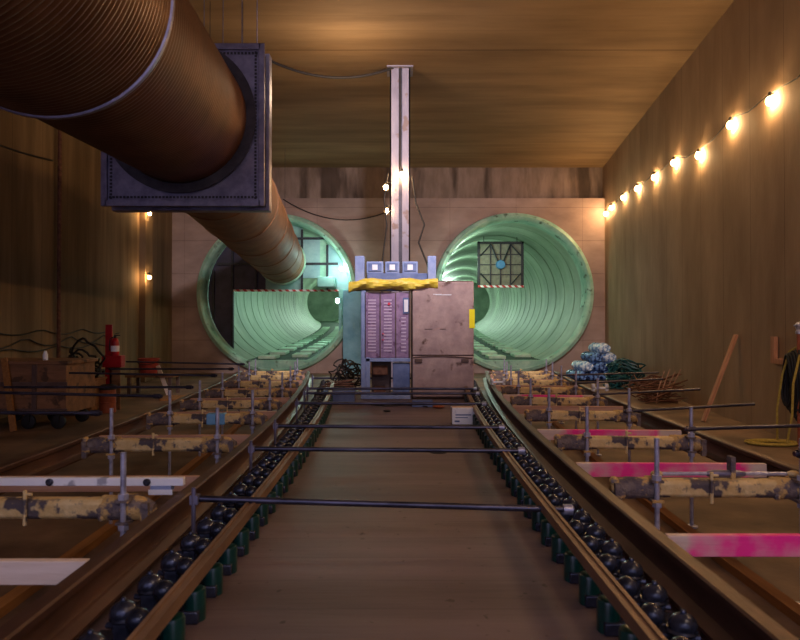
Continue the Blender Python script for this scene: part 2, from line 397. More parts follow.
# ------------------------------------------------------------------ rails
RP = [(-.075,0),(-.075,.012),(-.02,.032),(-.011,.05),(-.011,.118),(-.036,.135),(-.038,.162),(-.03,.17),(.03,.17),(.038,.162),(.036,.135),(.011,.118),(.011,.05),(.02,.032),(.075,.012),(.075,0)]
names = {(-1,'in'):'inner rail of the left track, beside the walkway', (-1,'out'):'outer rail of the left track, on the crate side',
         (1,'in'):'inner rail of the right track, beside the walkway', (1,'out'):'outer rail of the right track, on the bulb-lit side'}
for sd in (-1, 1):
    for w, fx in (('in', railx), ('out', outx)):
        b = MB(); b.sweep([(fx(sd,y), y, RAIL-.17) for y in [-1+.5*i for i in range(int((YEND+1)/.5)+1)]], RP)
        tag(b.build('rail', 'rail'), 'rusty brown steel ' + names[(sd,w)], 'rail')
    b = MB(); gp = [(-.026,0),(-.026,.05),(-.01,.05),(-.01,.042),(.01,.042),(.01,.05),(.026,.05),(.026,0)]
    b.sweep([(guardx(sd,y), y, RAIL-.055) for y in [-1+.5*i for i in range(int((12.4+1)/.5)+1)]], gp)
    tag(b.build('guard_rail', 'guard'), 'tan rusted guard rail on green blocks along the %s walkway edge' % ('left' if sd < 0 else 'right'), 'guard rail')
    b = MB(); b.sweep([(curve(sd, A_IN[sd]+1.12, y), y, 0) for y in [-1+.5*i for i in range(29)]], [(-.045,0),(-.045,.06),(.045,.06),(.045,0)])
    tag(b.build('timber_strip', 'orange_wood'), 'orange timber strip lying along the floor between the %s rails' % ('left' if sd < 0 else 'right'), 'timber strip')

# fasteners between guard rail and running rail
def make_fastener():
    t = thing('rail_fastener', '', 'rail fastener')
    b = MB(); b.box(-.02, .30, -.055, .055, 0, .05); b.build('base_plate', 'bolt', t, bevel=.006)
    b = MB(); b.lathe([(.044,.0),(.044,.112),(.040,.122),(.03,.126)], (.010,0,.0), 'z', 16); b.build('green_block', 'green', t)
    b = MB(); b.lathe([(.047,0),(.05,.05),(.044,.065)], (.185,.0,.05), 'z', 6); b.ball((.190,0,.135), .050, 16, (1,1,.9)); b.lathe([(.030,.05),(.034,.10)], (.190,0,0), 'z', 10); b.lathe([(.050,.112),(.056,.120),(.050,.128)], (.185,0,0), 'z', 16); b.ball((.190,0,.182),.012,8); b.build('large_nut', 'bolt', t)
    b = MB(); b.lathe([(.036,0),(.038,.05),(.03,.06)], (.095,.05,.05), 'z', 6); b.ball((.108,.07,.140), .044, 14, (1,1,.95)); b.lathe([(.028,.05),(.030,.11)], (.108,.07,0), 'z', 10); bn = b.build('small_nut', 'bolt', t)
    b = MB(); b.tube([(.06,.05,.085),(.25,.0,.09)], .012, 8); b.build('clip_bar', 'bolt', bn)
    return t
f0 = make_fastener()
first = True
for sd in (-1, 1):
    y = 1.1 if sd < 0 else 1.0
    while y < 12.2:
        o = f0 if first else copy_tree(f0); first = False
        ang = -sd*2*K[sd]*max(0,y-3)
        o.location = (guardx(sd,y), y, DECK+.001)
        if sd > 0: o.scale = (1,1,1); o.rotation_euler = (0,0,ang)
        else: o.rotation_euler = (0,0,PI+ang)
        tag(o, 'dark nut pair and green block between the %s guard rail and inner rail' % ('left' if sd < 0 else 'right'), 'rail fastener', 'rail fasteners along the %s guard rail' % ('left' if sd < 0 else 'right'))
        y += .25
    

# gauge beams with their jack rods
ORD = ['nearest','second','third','fourth','fifth','sixth','seventh','eighth','ninth']
def ordl(i): return ORD[i]
def make_beam():
    t = thing('gauge_beam', '', 'gauge beam'); L = 1.32
    h = .055
    b = MB(); pr = [(-.05,-.035),(-.05,.035),(-.03,h),(.03,h),(.05,.035),(.05,-.035),(.03,-h),(-.03,-h)]
    x0, x1 = .2, L-.2
    vs = [(x, p[0], p[1]+.70) for x in (x0, x1) for p in pr]
    b.add(vs, [(k,(k+1)%8,8+(k+1)%8,8+k) for k in range(8)]+[tuple(range(8)), tuple(range(15,7,-1))]); b.build('beam', 'yellow_beam', t, bevel=.008)
    rr = random.Random(4)
    for s_, xc in ((0, .02), (1, L-.02)):
        b = MB(); sg = 1 if s_ == 0 else -1
        b.tube([(xc, 0, .69), (xc+sg*.05,0,.695), (xc+sg*.1,0,.70), (xc+sg*.19,0,.70), (xc+sg*.25,0,.70), (xc+sg*.3,0,.70)], [.035,.062,.07,.066,.072,.05], 12)
        for q in range(9): b.ball((xc+sg*rr.uniform(.0,.3), rr.uniform(-.05,.05), .70+rr.uniform(-.05,.05)), rr.uniform(.02,.035), 8)
        b.box(xc+sg*.03-.02, xc+sg*.03+.02, -.07, -.04, .60, .74)
        b.build('end_clamp', 'clamp', t)
    for xr in (.28, L-.16):
        b = MB()
        b.tube([(xr,-.075,0.0),(xr,-.075,1.02)], .0155, 10)
        b.lathe([(.05,0),(.05,.012),(.02,.02)], (xr,-.075,0), 'z', 12)
        jr = b.build('jack_rod', 'rod', t)
        for zz in (.765, .60):
            b = MB(); b.lathe([(.03,0),(.03,.03)], (xr,-.075,zz), 'z', 6); b.build('jack_nut', 'rod', jr)
        b = MB(); b.box(xr-.035, xr+.035, -.1, .03, .75, .765); b.box(xr-.035, xr+.035, .03, .045, .63, .765); b.box(xr-.035, xr+.035, -.1, .03, .63, .645); b.build('jack_bracket', 'clamp', t)
    b = MB(); b.tube([(.62,-.06,.62),(.62,-.06,.81)], .011, 8); b.tube([(.62,-.06,.79),(.66,-.06,.79)], .009, 6); b.build('locking_pin', 'yellow_beam', t)
    return t
beam0 = make_beam(); first = True
TIE = {-1: [3.55, 5.43, 6.95, 8.2, 9.6, 11.1, 12.5, 13.7], 1: [4.0, 5.57, 7.25, 8.65, 10.1, 11.5, 12.7, 13.8]}
for sd in (-1, 1):
    for i, y in enumerate(TIE[sd]):
        o = beam0 if first else copy_tree(beam0); first = False
        ang = sd*-2*K[sd]*max(0,y-3)
        o.location = (railx(sd,y)+sd*.09, y, 0)
        if sd < 0:
            o.location = (outx(sd,y)+.09, y, 0); o.rotation_euler = (0,0,ang)
            # mirrored so that the pin offset stays at the inner side
        else: o.rotation_euler = (0,0,ang)
        nm = 'left' if sd < 0 else 'right'
        tag(o, 'worn yellow gauge beam with upright jack rods, %s from front on %s track' % (ordl(i), nm), 'gauge beam', 'gauge beams across the %s track' % nm)
        if sd < 0 and i == 2:
            b = MB(); b.box(.66, .86, -.056, .056, .64, .762); b.build('blue_band', 'skyblue', o, bevel=.01)

# boards laid between the rails
BRD = {-1: [(2.72,'palewood'),(4.24,'wood'),(5.85,'wood'),(7.45,'wood'),(8.9,'wood'),(10.3,'wood'),(11.8,'wood'),(13.1,'wood')],
       1: [(3.05,'pink'),(4.65,'pink'),(6.15,'pink_half'),(8.0,'wood'),(9.3,'pink_half'),(10.8,'wood'),(12.1,'wood'),(13.2,'wood')]}
DES = {'palewood':'pale timber board', 'wood':'brown timber board', 'pink':'timber board painted bright pink', 'pink_half':'timber board partly painted pink'}
for sd in (-1, 1):
    for i, (y, m) in enumerate(BRD[sd]):
        L = 1.36; xc = (railx(sd,y)+outx(sd,y))/2
        b = MB(); b.box(-L/2, L/2, -.02, .02, -.05, .05)
        o = b.build('timber_board', m, bevel=.004); o.location = (xc, y, .665); o.rotation_euler = (0, 0, -sd*2*K[sd]*max(0,y-3))
        nm = 'left' if sd < 0 else 'right'
        tag(o, '%s on edge across the %s track, %s from the front' % (DES[m], nm, ordl(i)), 'board', 'boards across the %s track' % nm)

# spreader rods across the walkway
for i, (y, z0, z1) in enumerate([(3.55,.752,.69),(5.0,.752,.735),(6.15,.752,.735),(8.0,.75,.74),(9.2,.75,.745),(9.9,.75,.745),(11.9,.75,.745)]):
    xa = railx(-1,y)+.10; xb = guardx(1,y)+.16
    t = thing('spreader_rod', 'dark steel rod spanning the walkway between the rails, %s from the front' % ordl(i), 'steel rod', ((xa+xb)/2, y, 0), 'spreader rods across the walkway')
    cx = (xa+xb)/2
    b = MB(); b.tube([(xa-cx,0,z0),(xb-cx,0,z1)], .0185, 12); b.build('bar', 'dark_rod', t)
    b = MB(); b.tube([(xa+.02-cx,-.03,.53),(xa+.02-cx,-.03,.82)], .013, 8); b.box(xa-.0-cx, xa+.045-cx, -.04, .015, z0-.024, z0+.024); b.build('end_stub', 'galv', t)
    b = MB(); b.lathe([(.03,0),(.03,.05)], (xb-cx-.06,0,z1), 'x', 10); b.build('end_nut', 'rod', t)

# braces from jack rods out over the side floors
def brace(p, q, label, grp, r=.0165):
    b = MB(); b.tube([p, q], r, 10)
    v = (Vector(q)-Vector(p)).normalized()
    b.tube([Vector(p)+v*.02, Vector(p)+v*.09], r*1.6, 8)
    tag(b.build('brace_rod', 'dark_rod'), label, 'steel rod', grp)
def jack(sd, i, outer=True):
    y = TIE[sd][i]
    return curve(sd, A_IN[sd]+(1.5-.25 if outer else .37), y), y
LB = [(0, wallL(3.55)+.02, .0, .94), (1, wallL(5.5)+.02, .02, .985), (2, -4.3, .04, .96), (3, -5.0, .0, .94), (4, -4.9, .04, .98), (5, -5.0, .0, .98), (6, -5.3, .05, .98)]
for n, (i, xe, dz, z) in enumerate(LB):
    x, y = jack(-1, i)
    brace((x+.06, y-.108, z), (xe, y-.108, z+dz), 'dark steel brace rod from left track towards left wall, %s from the front' % ordl(n), 'brace rods beside the left track')
RB = [(0, 4.6, .06, .93), (1, 4.75, .07, .83), (2, 3.95, .08, .76), (3, 4.0, .07, .80), (4, 4.1, .07, .82), (5, 4.6, .05, .84)]
for n, (i, xe, dz, z) in enumerate(RB):
    x, y = jack(1, i)
    brace((x-.06, y-.108, z), (xe, y-.108, z+dz), 'dark steel brace rod from right track over side floor, %s from the front' % ordl(n), 'brace rods beside the right track')

# track gauge (left) and turnbuckle bar (right)
y = 3.78
t = thing('track_gauge', 'white track gauge bar with round bolts lying across the left track', 'track gauge', (-2.1, y, RAIL))
b = MB(); b.box(-.75, .83, -.02, .02, .028, .075); b.build('bar', 'white', t, bevel=.004)
for xx in (-.3, .05, .62):
    b = MB(); b.lathe([(.02,0),(.022,-.012),(.012,-.02)], (xx,-.02,.052), 'y', 14); b.build('bolt', 'bolt', t)
b = MB(); b.box(.64,.76,-.03,.03,.0,.028); b.build('foot', 'bluegrey', t)
b = MB(); b.box(.63,.77,-.034,-.03,-.02,.01); b.build('end_plate', 'white', t)
b = MB(); b.box(-.60,-.48,-.03,.03,.0,.028); b.build('foot', 'bluegrey', t)
y = 4.08
t = thing('turnbuckle_bar', 'grey turnbuckle bar lying on the nearest yellow beam of the right track', 'turnbuckle', (2.05, 4.0, .765))
b = MB(); b.tube([(-.42,0,.02),(-.1,0,.022)], .012, 8); b.tube([(.06,0,.022),(.36,0,.02)], .012, 8); b.build('threaded_rod', 'rod', t)
b = MB(); b.tube([(-.14,0,.02),(-.1,0,.02),(.06,0,.02),(.1,0,.02)], [.014,.024,.024,.014], 10); b.build('sleeve', 'galv', t)
b = MB(); b.ball((-.45,0,.02), .026, 10, (1.6,1,.8)); b.build('end_hook', 'yellow_beam', t)
b = MB(); b.ball((.4,0,.02), .026, 10, (1.6,1,.8)); b.build('end_hook', 'yellow_beam', t)
b = MB(); b.box(.0,.03,-.03,.03,-.02,.13); b.build('latch', 'clamp', t, bevel=.004)
# white clamps on the far right track
for (x, y, z, lab) in ((1.62,10.6,.745,'small white clamp on the inner rail of the right track, near the tall cabinet'),(2.98,9.55,.745,'white H shaped clamp on the outer rail of the right track')):
    t_ = MB(); t_.box(x-.12, x+.12, y-.03, y+.03, z+.03, z+.06); t_.box(x-.12, x-.08, y-.03, y+.03, z, z+.11); t_.box(x+.08, x+.12, y-.03, y+.03, z, z+.11)
    tag(t_.build('rail_clamp', 'white', bevel=.005), lab, 'clamp')

# ------------------------------------------------------------------ ventilation duct and box
def duct_seg(name, P, Q, r, period, depth, m, parent, n=72):
    P, Q = Vector(P), Vector(Q); L = (Q-P).length; t = (Q-P)/L
    b = MB(); pts = []; rs = []
    k = int(L/period)
    for i in range(k):
        for u, d in ((0,0),(.3,depth),(.6,depth),(.9,0)):
            pts.append(P+t*((i+u)*period)); rs.append(r-depth+d)
    pts.append(Q); rs.append(r-depth)
    b.tube(pts, rs, n, cap=True)
    return b.build(name, m, parent)
D0 = Vector((-2.19, 0.0, 3.75)); D1 = Vector((-2.54, 4.57, 4.11)); D2 = Vector((-2.82, 8.2, 4.40))
t = thing('ventilation_duct', 'large corrugated brown steel ventilation duct, near length hung above the left track', 'ventilation duct')
duct_seg('corrugated_pipe', D0, D1, .89, .055, .012, 'duct_near', t)
b = MB(); v = (D1-D0).normalized(); b.tube([D1-v*.05, D1-v*.04, D1+v*.0, D1+v*.01], [.88,.905,.905,.86], 72); b.build('coupling_ring', 'galv', t)
duct_seg('ribbed_pipe', D1, D2+Vector((0,.02,0)), .85, .06, .006, 'duct', t)
t = thing('filter_box', 'square galvanised steel silencer box that the near duct runs into', 'duct box')
bx, bz, hb = -2.79, 4.30, 1.0; yb = 8.22
b = MB()
holed(bx-hb, bx+hb, bz-hb, bz+hb, -2.82, 4.39, .90, yb, yb+.02, b); b.build('face_plate', 'galv', t, smooth=False)
b = MB()
for (x0,x1,z0,z1) in ((bx-hb,bx-hb+.02,bz-hb,bz+hb),(bx+hb-.02,bx+hb,bz-hb,bz+hb),(bx-hb,bx+hb,bz-hb,bz-hb+.02),(bx-hb,bx+hb,bz+hb-.02,bz+hb)):
    b.box(x0,x1,yb+.02,yb+.42,z0,z1)
b.box(bx-hb,bx+hb,yb+.40,yb+.42,bz-hb,bz+hb); b.build('casing', 'galv_dark', t, smooth=False)
b = MB(); e = .05
for (x0,x1,z0,z1) in ((bx-hb-e,bx-hb+.03,bz-hb-e,bz+hb+e),(bx+hb-.03,bx+hb+e,bz-hb-e,bz+hb+e),(bx-hb,bx+hb,bz-hb-e,bz-hb+.03),(bx-hb,bx+hb,bz+hb-.03,bz+hb+e)):
    b.box(x0,x1,yb-.035,yb,z0,z1)
b.build('front_flange', 'galv', t, bevel=.006)
b = MB()
for (x0,x1,z0,z1) in ((bx-hb-e,bx-hb+.0,bz-hb-e,bz+hb+e),(bx+hb,bx+hb+e,bz-hb-e,bz+hb+e),(bx-hb,bx+hb,bz-hb-e,bz-hb),(bx-hb,bx+hb,bz+hb,bz+hb+e)):
    b.box(x0,x1,yb+.28,yb+.44,z0,z1)
b.build('rear_flange', 'galv', t, bevel=.006)
b = MB()
for i in range(42):
    u = -hb+.06+i*(2*hb-.12)/41
    for (x,z) in ((bx+u,bz+hb-.07),(bx+u,bz-hb+.07),(bx+hb-.07,bz+u),(bx-hb+.07,bz+u)): b.box(x-.014,x+.014,yb-.012,yb,z-.014,z+.014)
rv = b.build('rivets', 'galv_dark', t, smooth=False); rv['kind'] = 'stuff'
b = MB(); b.lathe([(.86,yb-.09),(.98,yb-.09),(.98,yb-.07),(.89,yb-.06),(.89,yb+.01),(.86,yb+.01),(.86,yb-.09)], (-2.82,0,4.39), 'y', 72, caps=False); b.build('collar', 'galv_dark', t)
for x in (bx-hb+.1, bx+.2, bx+.45, bx+.7, bx+hb-.1):
    b = MB(); b.tube([(x,yb+.2,bz+hb),(x,yb+.2,CEIL)], .007, 6); b.build('hanger_wire', 'galv', t)
D3 = Vector((-2.88, yb+.44, 4.30)); D4 = Vector((-4.36, YP+.12, 4.13))
t = thing('ventilation_duct', 'smooth brown seamed ventilation duct running from the steel box into the left tunnel', 'ventilation duct')
b = MB(); b.tube([D3, D4], .83, 72); fp = b.build('pipe', 'duct_far', t)
for u in (.12, .28, .44, .6, .76, .9):
    p = D3.lerp(D4, u); v = (D4-D3).normalized()
    b = MB(); b.tube([p-v*.05, p-v*.04, p+v*.04, p+v*.05], [.83,.845,.845,.83], 64); b.build('seam_band', 'duct_far', fp)
v = (D4-D3).normalized(); b = MB(); b.tube([D4-v*.22, D4-v*.2, D4-v*.05, D4-v*.04], [.83,.88,.88,.83], 64); b.build('end_lip', 'collar', t)
for u in (.2, .52, .84):
    p = D3.lerp(D4, u); b = MB(); b.tube([(p.x-.3,p.y,p.z+.77),(p.x-.3,p.y,CEIL)], .006, 6); b.tube([(p.x+.3,p.y,p.z+.77),(p.x+.3,p.y,CEIL)], .006, 6); b.build('hanger_wire', 'galv_dark', t)

# ------------------------------------------------------------------ left tunnel bulkhead
cx, cz = TC[-1]; yk = YP+.3
def arc_panel(x0, x1, zlo=None, zhi=None, y0=yk, y1=yk+.06, R=RL-.02):
    b = MB(); n = 14; vs = []; xs = [x0+(x1-x0)*i/n for i in range(n+1)]
    for x in xs:
        h = math.sqrt(max(0, R*R-(x-cx)**2)); lo = cz-h if zlo is None else max(zlo, cz-h); hi = cz+h if zhi is None else min(zhi, cz+h)
        lo = max(lo, .1)
        hi = max(hi, lo+.001)
        vs += [(x,y0,lo),(x,y0,hi),(x,y1,hi),(x,y1,lo)]
    fs = [tuple(4*i+a for a in (k,)) for i in [] for k in []]
    for i in range(n):
        for k in range(4): fs.append((4*i+k, 4*i+(k+1)%4, 4*i+4+(k+1)%4, 4*i+4+k))
    fs += [(0,1,2,3), (4*n+3,4*n+2,4*n+1,4*n)]
    b.add(vs, fs); return b
t = thing('bulkhead', 'dark and teal sheeted bulkhead with rectangular opening inside the left tunnel mouth', 'bulkhead')
XO = -6.18; ZO = 3.02
arc_panel(cx-RL+.03, XO).build('side_sheet', 'panel_dark', t, smooth=False)
arc_panel(XO, -5.0, ZO).build('upper_sheet', 'panel_dark', t, smooth=False)
arc_panel(-5.0, -3.62, ZO).build('middle_sheet', 'panel_teal', t, smooth=False)
arc_panel(-3.62, -2.98, ZO+.5, 5.05).build('glazed_sheet', 'panel_blue', t, smooth=False)
arc_panel(-2.98, -2.66, ZO+.4).build('pale_strip', 'collar', t, smooth=False, )
arc_panel(-2.66, cx+RL-.03, ZO+.1).build('right_sheet', 'panel_blue', t, smooth=False)
arc_panel(-2.28, cx+RL-.03, None, ZO+.1).build('lower_right_sheet', 'panel_teal', t, smooth=False)
b = MB(); b.box(XO-.06, -2.28, yk-.05, yk, ZO, ZO+.07); b.build('hazard_edge', 'tape', t, smooth=False)
b = MB()
for x in (XO-.75, XO-.05, -5.35, -3.64, -2.7): 
    h = math.sqrt(max(0, (RL-.06)**2-(x-cx)**2)); lo = cz-h if x < XO+.1 else ZO+.07
    b.box(x-.04, x+.04, yk-.08, yk, max(lo,.1), cz+h-.05)
b.box(cx-2.3, cx+2.2, yk-.09, yk-.01, 4.0, 4.09); b.box(cx-1.6, cx+1.7, yk-.09, yk-.01, 4.95, 5.03)
b.build('frame_posts', 'frame_dark', t, bevel=.006)
b = MB(); b.box(-3.0, -2.35, yk-.7, yk-.05, ZO+.12, ZO+.5); b.build('work_tray', 'panel_teal', t, bevel=.03)
b = MB(); b.box(-2.06,-1.30,YP-.42,YP-.36,0,3.04); tag(b.build('teal_sheet', 'sheet_teal', bevel=.01), 'upright teal sheet standing before the end wall beside the left tunnel', 'sheet panel')
# hanging fan frame inside the right tunnel
X0, Y0, ZT, HW = 4.24, 27.0, 5.30, .97
t = thing('fan_frame', 'dark square fan frame with hazard striped lower edge high in the right tunnel', 'fan frame', (X0, Y0, ZT-2*HW))
b = MB(); H = 2*HW
for (x0,x1,z0,z1) in ((-HW,-HW+.1,0,H),(HW-.1,HW,0,H),(-HW,HW,0,.1),(-HW,HW,H-.1,H)): b.box(x0,x1,-.1,.1,z0,z1)
b.build('frame', 'frame_dark', t, bevel=.01)
b = MB(); b.box(-HW+.1,HW-.1,.0,.03,.1,H-.1); b.build('screen', 'screen_panel', t, smooth=False)
b = MB()
for x in (-.42,0,.42): b.box(x-.025,x+.025,-.06,0,.1,H-.1)
for z in (.55,.97,1.4): b.box(-HW+.1,HW-.1,-.05,0,z-.02,z+.02)
for sx in (-1,1):
    for z0, z1 in ((.12,.6),(H-.12,H-.6)): b.tube([(sx*.42,-.08,z0),(sx*(HW-.12),-.08,z1)], .03, 6); 
    b.tube([(sx*.06,-.08,.97),(sx*.4,-.08,H-.15)], .035, 6)
b.build('struts', 'frame_dark', t)
b = MB(); b.lathe([(.17,-.16),(.2,-.08),(.2,0)], (0,0,.97), 'y', 20); b.box(-.18,.18,-.14,-.02,.86,1.0); b.build('motor', 'cyan_blue', t)
b = MB(); b.box(-HW,HW,-.14,-.1,.0,.09); b.build('hazard_strip', 'tape', t, smooth=False)
# hanging straps to the crown
b = MB()
for sx in (-.7,.7): b.tube([(sx,0,H-.05),(sx,0,math.sqrt(RL**2-(sx+X0-tunx(1,Y0))**2)+TC[1][1]-ZT+H)], .015, 6)
b.build('hanger', 'frame_dark', t)

# ------------------------------------------------------------------ centre column
yc = 14.8
t = thing('steel_column', 'pale grey steel column rising to the ceiling behind the cabinets', 'column', (0.0, yc, 0))
b = MB(); b.box(-.23,-.03,-.2,-.17,0,CEIL); b.box(.05,.23,-.2,-.17,0,CEIL); b.box(-.23,.23,.17,.2,0,CEIL); b.box(-.23,-.2,-.2,.2,0,CEIL); b.box(.2,.23,-.2,.2,0,CEIL)
b.build('shaft', 'column', t, smooth=False)
b = MB(); b.box(-.04,.06,-.19,-.15,0,CEIL); b.build('groove_channel', 'galv_dark', t, smooth=False)
b = MB(); b.box(-.3,.3,-.3,.3,CEIL-.03,CEIL); b.build('head_plate', 'column', t, smooth=False)
b = MB(); b.box(-.3,.3,-.3,.3,0,.03); b.build('base_plate', 'column', t, smooth=False)

# ------------------------------------------------------------------ cabinets on the walkway
yq = 10.5
t = thing('breaker_cabinet', 'mauve breaker cabinet on blue-grey frame, left of the tall brown cabinet', 'cabinet', (-.2, yq, DECK))
def lb(x0,x1,y0,y1,z0,z1): return (x0+.2, x1+.2, y0, y1, z0-DECK, z1-DECK)
b = MB(); b.box(*lb(-.57,.16,.02,.4,1.19,2.27)); b.build('casing', 'mauve', t, bevel=.01)
for xc, w, n_, z_ in ((-.46,.13,17,.052),(-.20,.13,17,.052),(.06,.08,10,.06)):
    b = MB(); b.box(*lb(xc-w/2-.01, xc+w/2+.01, .014, .02, 1.28, 1.30+n_*z_)); br = b.build('breaker_row', 'mauve', t, smooth=False)
    b = MB(); b.box(-w/2, w/2, -.006, 0, 0, .02)
    for i in range(n_):
        o = b.build('breaker', 'mauve_line', br, smooth=False) if i == 0 else o.copy()
        if i: COL.objects.link(o)
        o.location = (xc+.2, .014, 1.30+i*z_-DECK)
b = MB()
for x in (-.57,-.325,-.07,.15): b.box(*lb(x-.008, x+.008, .0, .02, 1.19, 2.27))
b.build('panel_seams', 'cabinet_edge', t, smooth=False)
b = MB(); b.box(*lb(.05,.15,-.0,.018,1.92,2.18)); nb = b.build('notice', 'bluedark', t, smooth=False)
b = MB(); b.box(*lb(.068,.132,-.01,.0,1.95,2.15)); b.build('notice_sheet', 'paper', nb, smooth=False)
b = MB(); b.box(*lb(-.2,-.16,-.012,.005,2.06,2.1)); b.box(*lb(-.29,-.27,-.012,.005,1.58,1.6)); b.box(*lb(-.29,-.27,-.012,.005,1.48,1.5)); b.build('indicator_lamp', 'pinkred', t, smooth=False)
b = MB(); b.box(*lb(-.64,-.56,.0,.1,.52,2.3)); b.box(*lb(-.64,-.56,.4,.48,.52,2.3)); b.box(*lb(-.56,-.49,.0,.06,.52,1.2)); b.build('frame_post', 'bluegrey', t, bevel=.008)
b = MB(); b.box(*lb(-.56,.17,.0,.08,1.13,1.19)); b.box(*lb(-.64,.17,-.02,.5,.52,.58)); b.build('frame_rail', 'bluegrey', t, bevel=.008)
b = MB(); b.box(*lb(-.12,.16,.04,.42,.58,1.1)); b.build('lower_box', 'bluedark', t, bevel=.01)
b = MB(); b.box(*lb(-.48,-.16,.36,.4,.58,1.12)); b.build('lower_back', 'cabinet_edge', t, smooth=False)
b = MB(); b.box(*lb(-.46,-.2,.1,.35,.9,1.05)); b.build('stored_part', 'rust', t, bevel=.02)
b = MB(); b.box(*lb(-.44,-.24,.1,.35,.6,.7)); b.build('stored_part', 'rust', t, bevel=.02)
b = MB()
for x0,x1 in ((-.75,-.59),(.46,.60)): b.box(*lb(x0,x1,.1,.25,2.3,2.88))
b.box(*lb(-.75,.60,.12,.24,2.3,2.36)); b.box(*lb(-.64,-.56,.1,.25,2.2,2.36)); b.build('upper_frame', 'bluegrey', t, bevel=.01)
b = MB(); b.box(*lb(-.55,.46,.2,.4,2.36,2.6)); b.build('cable_trough', 'bluedark', t, bevel=.01)
t = thing('tall_cabinet', 'tall weathered brown cabinet with yellow label, standing on the walkway', 'cabinet', (.70, yq-.05, DECK))
b = MB(); b.box(-.51,.51,.03,.6,.0,1.94); b.build('body', 'cabinet_edge', t, bevel=.03)
b = MB(); b.box(-.495,.505,.0,.04,.72,1.92); b.build('upper_sheet', 'cabinet', t, bevel=.012)
b = MB(); b.box(-.495,.505,.0,.04,.04,.705); b.build('lower_sheet', 'cabinet', t, bevel=.012)
b = MB(); b.tube([(-.49,-.005,.68),(-.3,-.01,.70),(0,-.01,.705),(.25,-.01,.69),(.48,-.005,.67)], .01, 8); b.build('seam_strap', 'cabinet_edge', t)
b = MB(); b.box(-.3,-.17,-.006,.0,1.14,1.15); b.box(-.05,.05,-.006,0,1.14,1.15); b.build('handle_slots', 'cabinet_edge', t, smooth=False)
b = MB(); b.box(-.12,.14,-.005,.0,1.70,1.712); b.box(-.16,-.02,-.005,.0,1.71,1.72,); b.build('scratch_marks', 'paper', t, smooth=False)
b = MB(); b.box(.43,.52,-.008,.0,1.16,1.47); b.build('yellow_label', 'ypaint', t, smooth=False)
b = MB()
for x in (-.4,.36): b.box(x-.06,x+.06,-.03,.0,.60,.66)
b.build('latch', 'cabinet_edge', t, bevel=.008)
# tarp rolled over the top
b = MB(); vs = []; nseg = 60; n = 16
rr = random.Random(3)
for i in range(nseg+1):
    x = -.84+(1.46)*i/nseg
    for k in range(n):
        a = 2*PI*k/n; r = .105+.016*math.sin(2*a+i*.28)+.007*math.sin(5*a+i*.45)
        vs.append((x, yq+.02+r*math.cos(a)*1.2, 2.40+r*math.sin(a)*.85-.05*max(0,(-.6-x)/.24)))
b.add(vs, [(i*n+k, i*n+(k+1)%n, (i+1)*n+(k+1)%n, (i+1)*n+k) for i in range(nseg) for k in range(n)]+[tuple(range(n)), tuple(nseg*n+k for k in range(n))])
tag(b.build('tarp', 'tarp'), 'twisted yellow tarp rolled along the top of the mauve breaker cabinet', 'tarp')
for i, (x, w) in enumerate(((-.42,.30),(-.13,.26),(.17,.28))):
    nm = ('left','middle','right')[i]
    t = thing('meter_box', 'blue-grey meter box with white window, %s of three above the yellow tarp' % nm, 'meter box', (x, yq+.3, 2.6), 'meter boxes above the breaker cabinet')
    b = MB(); b.box(-w/2+.01, w/2-.01, -.08, .1, 0, .20); b.build('casing', 'bluegrey', t, bevel=.01)
    b = MB(); b.box(-w/2+.04, w/2-.04, -.095, -.08, .03, .17); b.build('door', 'bluedark', t, bevel=.004)
    b = MB(); b.box(-.045, .045, -.105, -.095, .055, .145); b.build('window_panel', 'paper', t, smooth=False)
# small white carton on walkway
t = thing('carton', 'small white cardboard carton on the walkway by the right guard rail', 'carton', (.80-.03, 7.75, DECK))
b = MB(); b.box(-.14,.14,0,.22,0,.2); b.build('box', 'white', t, bevel=.006)
b = MB(); b.box(-.1,.09,-.003,0,.11,.125); b.box(-.1,.05,-.003,0,.08,.09); b.box(-.11,-.05,-.003,0,.03,.05); b.build('printing', 'bluedark', t, smooth=False)
b = MB(); b.box(-.13,.13,.07,.15,.2,.203); b.build('tape_strip', 'wood', t, smooth=False)
for i,(x,y,sx,lab) in enumerate(((.56,9.3,.05,'brown rag'),(-.18,8.9,.03,'dark flat scrap'),(.33,9.5,.08,'low blue-grey block'))):
    b = MB(); b.ball((0,0,sx*.5), sx, 10, (1.8,1,.5)) if i != 2 else b.box(-.15,.15,-.06,.06,0,.1)
    o = b.build('debris' if i != 2 else 'block', ['orange','black','bluedark'][i]); o.location = (x,y,DECK)
    tag(o, lab + ' lying on the walkway in front of the cabinets', 'debris')
b = MB(); b.tube([(-.5,9.7,DECK+.012),(-.2,9.5,DECK+.012),(.1,9.62,DECK+.012),(.4,9.4,DECK+.012)], .01, 6)
tag(b.build('cable', 'wire'), 'thin black cable lying across the walkway before the cabinets', 'cable')
b = MB(); b.ball((0,0,.004), .06, 12, (1.3,.6,.15)); o = b.build('oil_patch', 'black'); o.location = (.36,6.0,DECK); tag(o, 'small dark spill on the walkway behind the second spreader rod', 'spill')

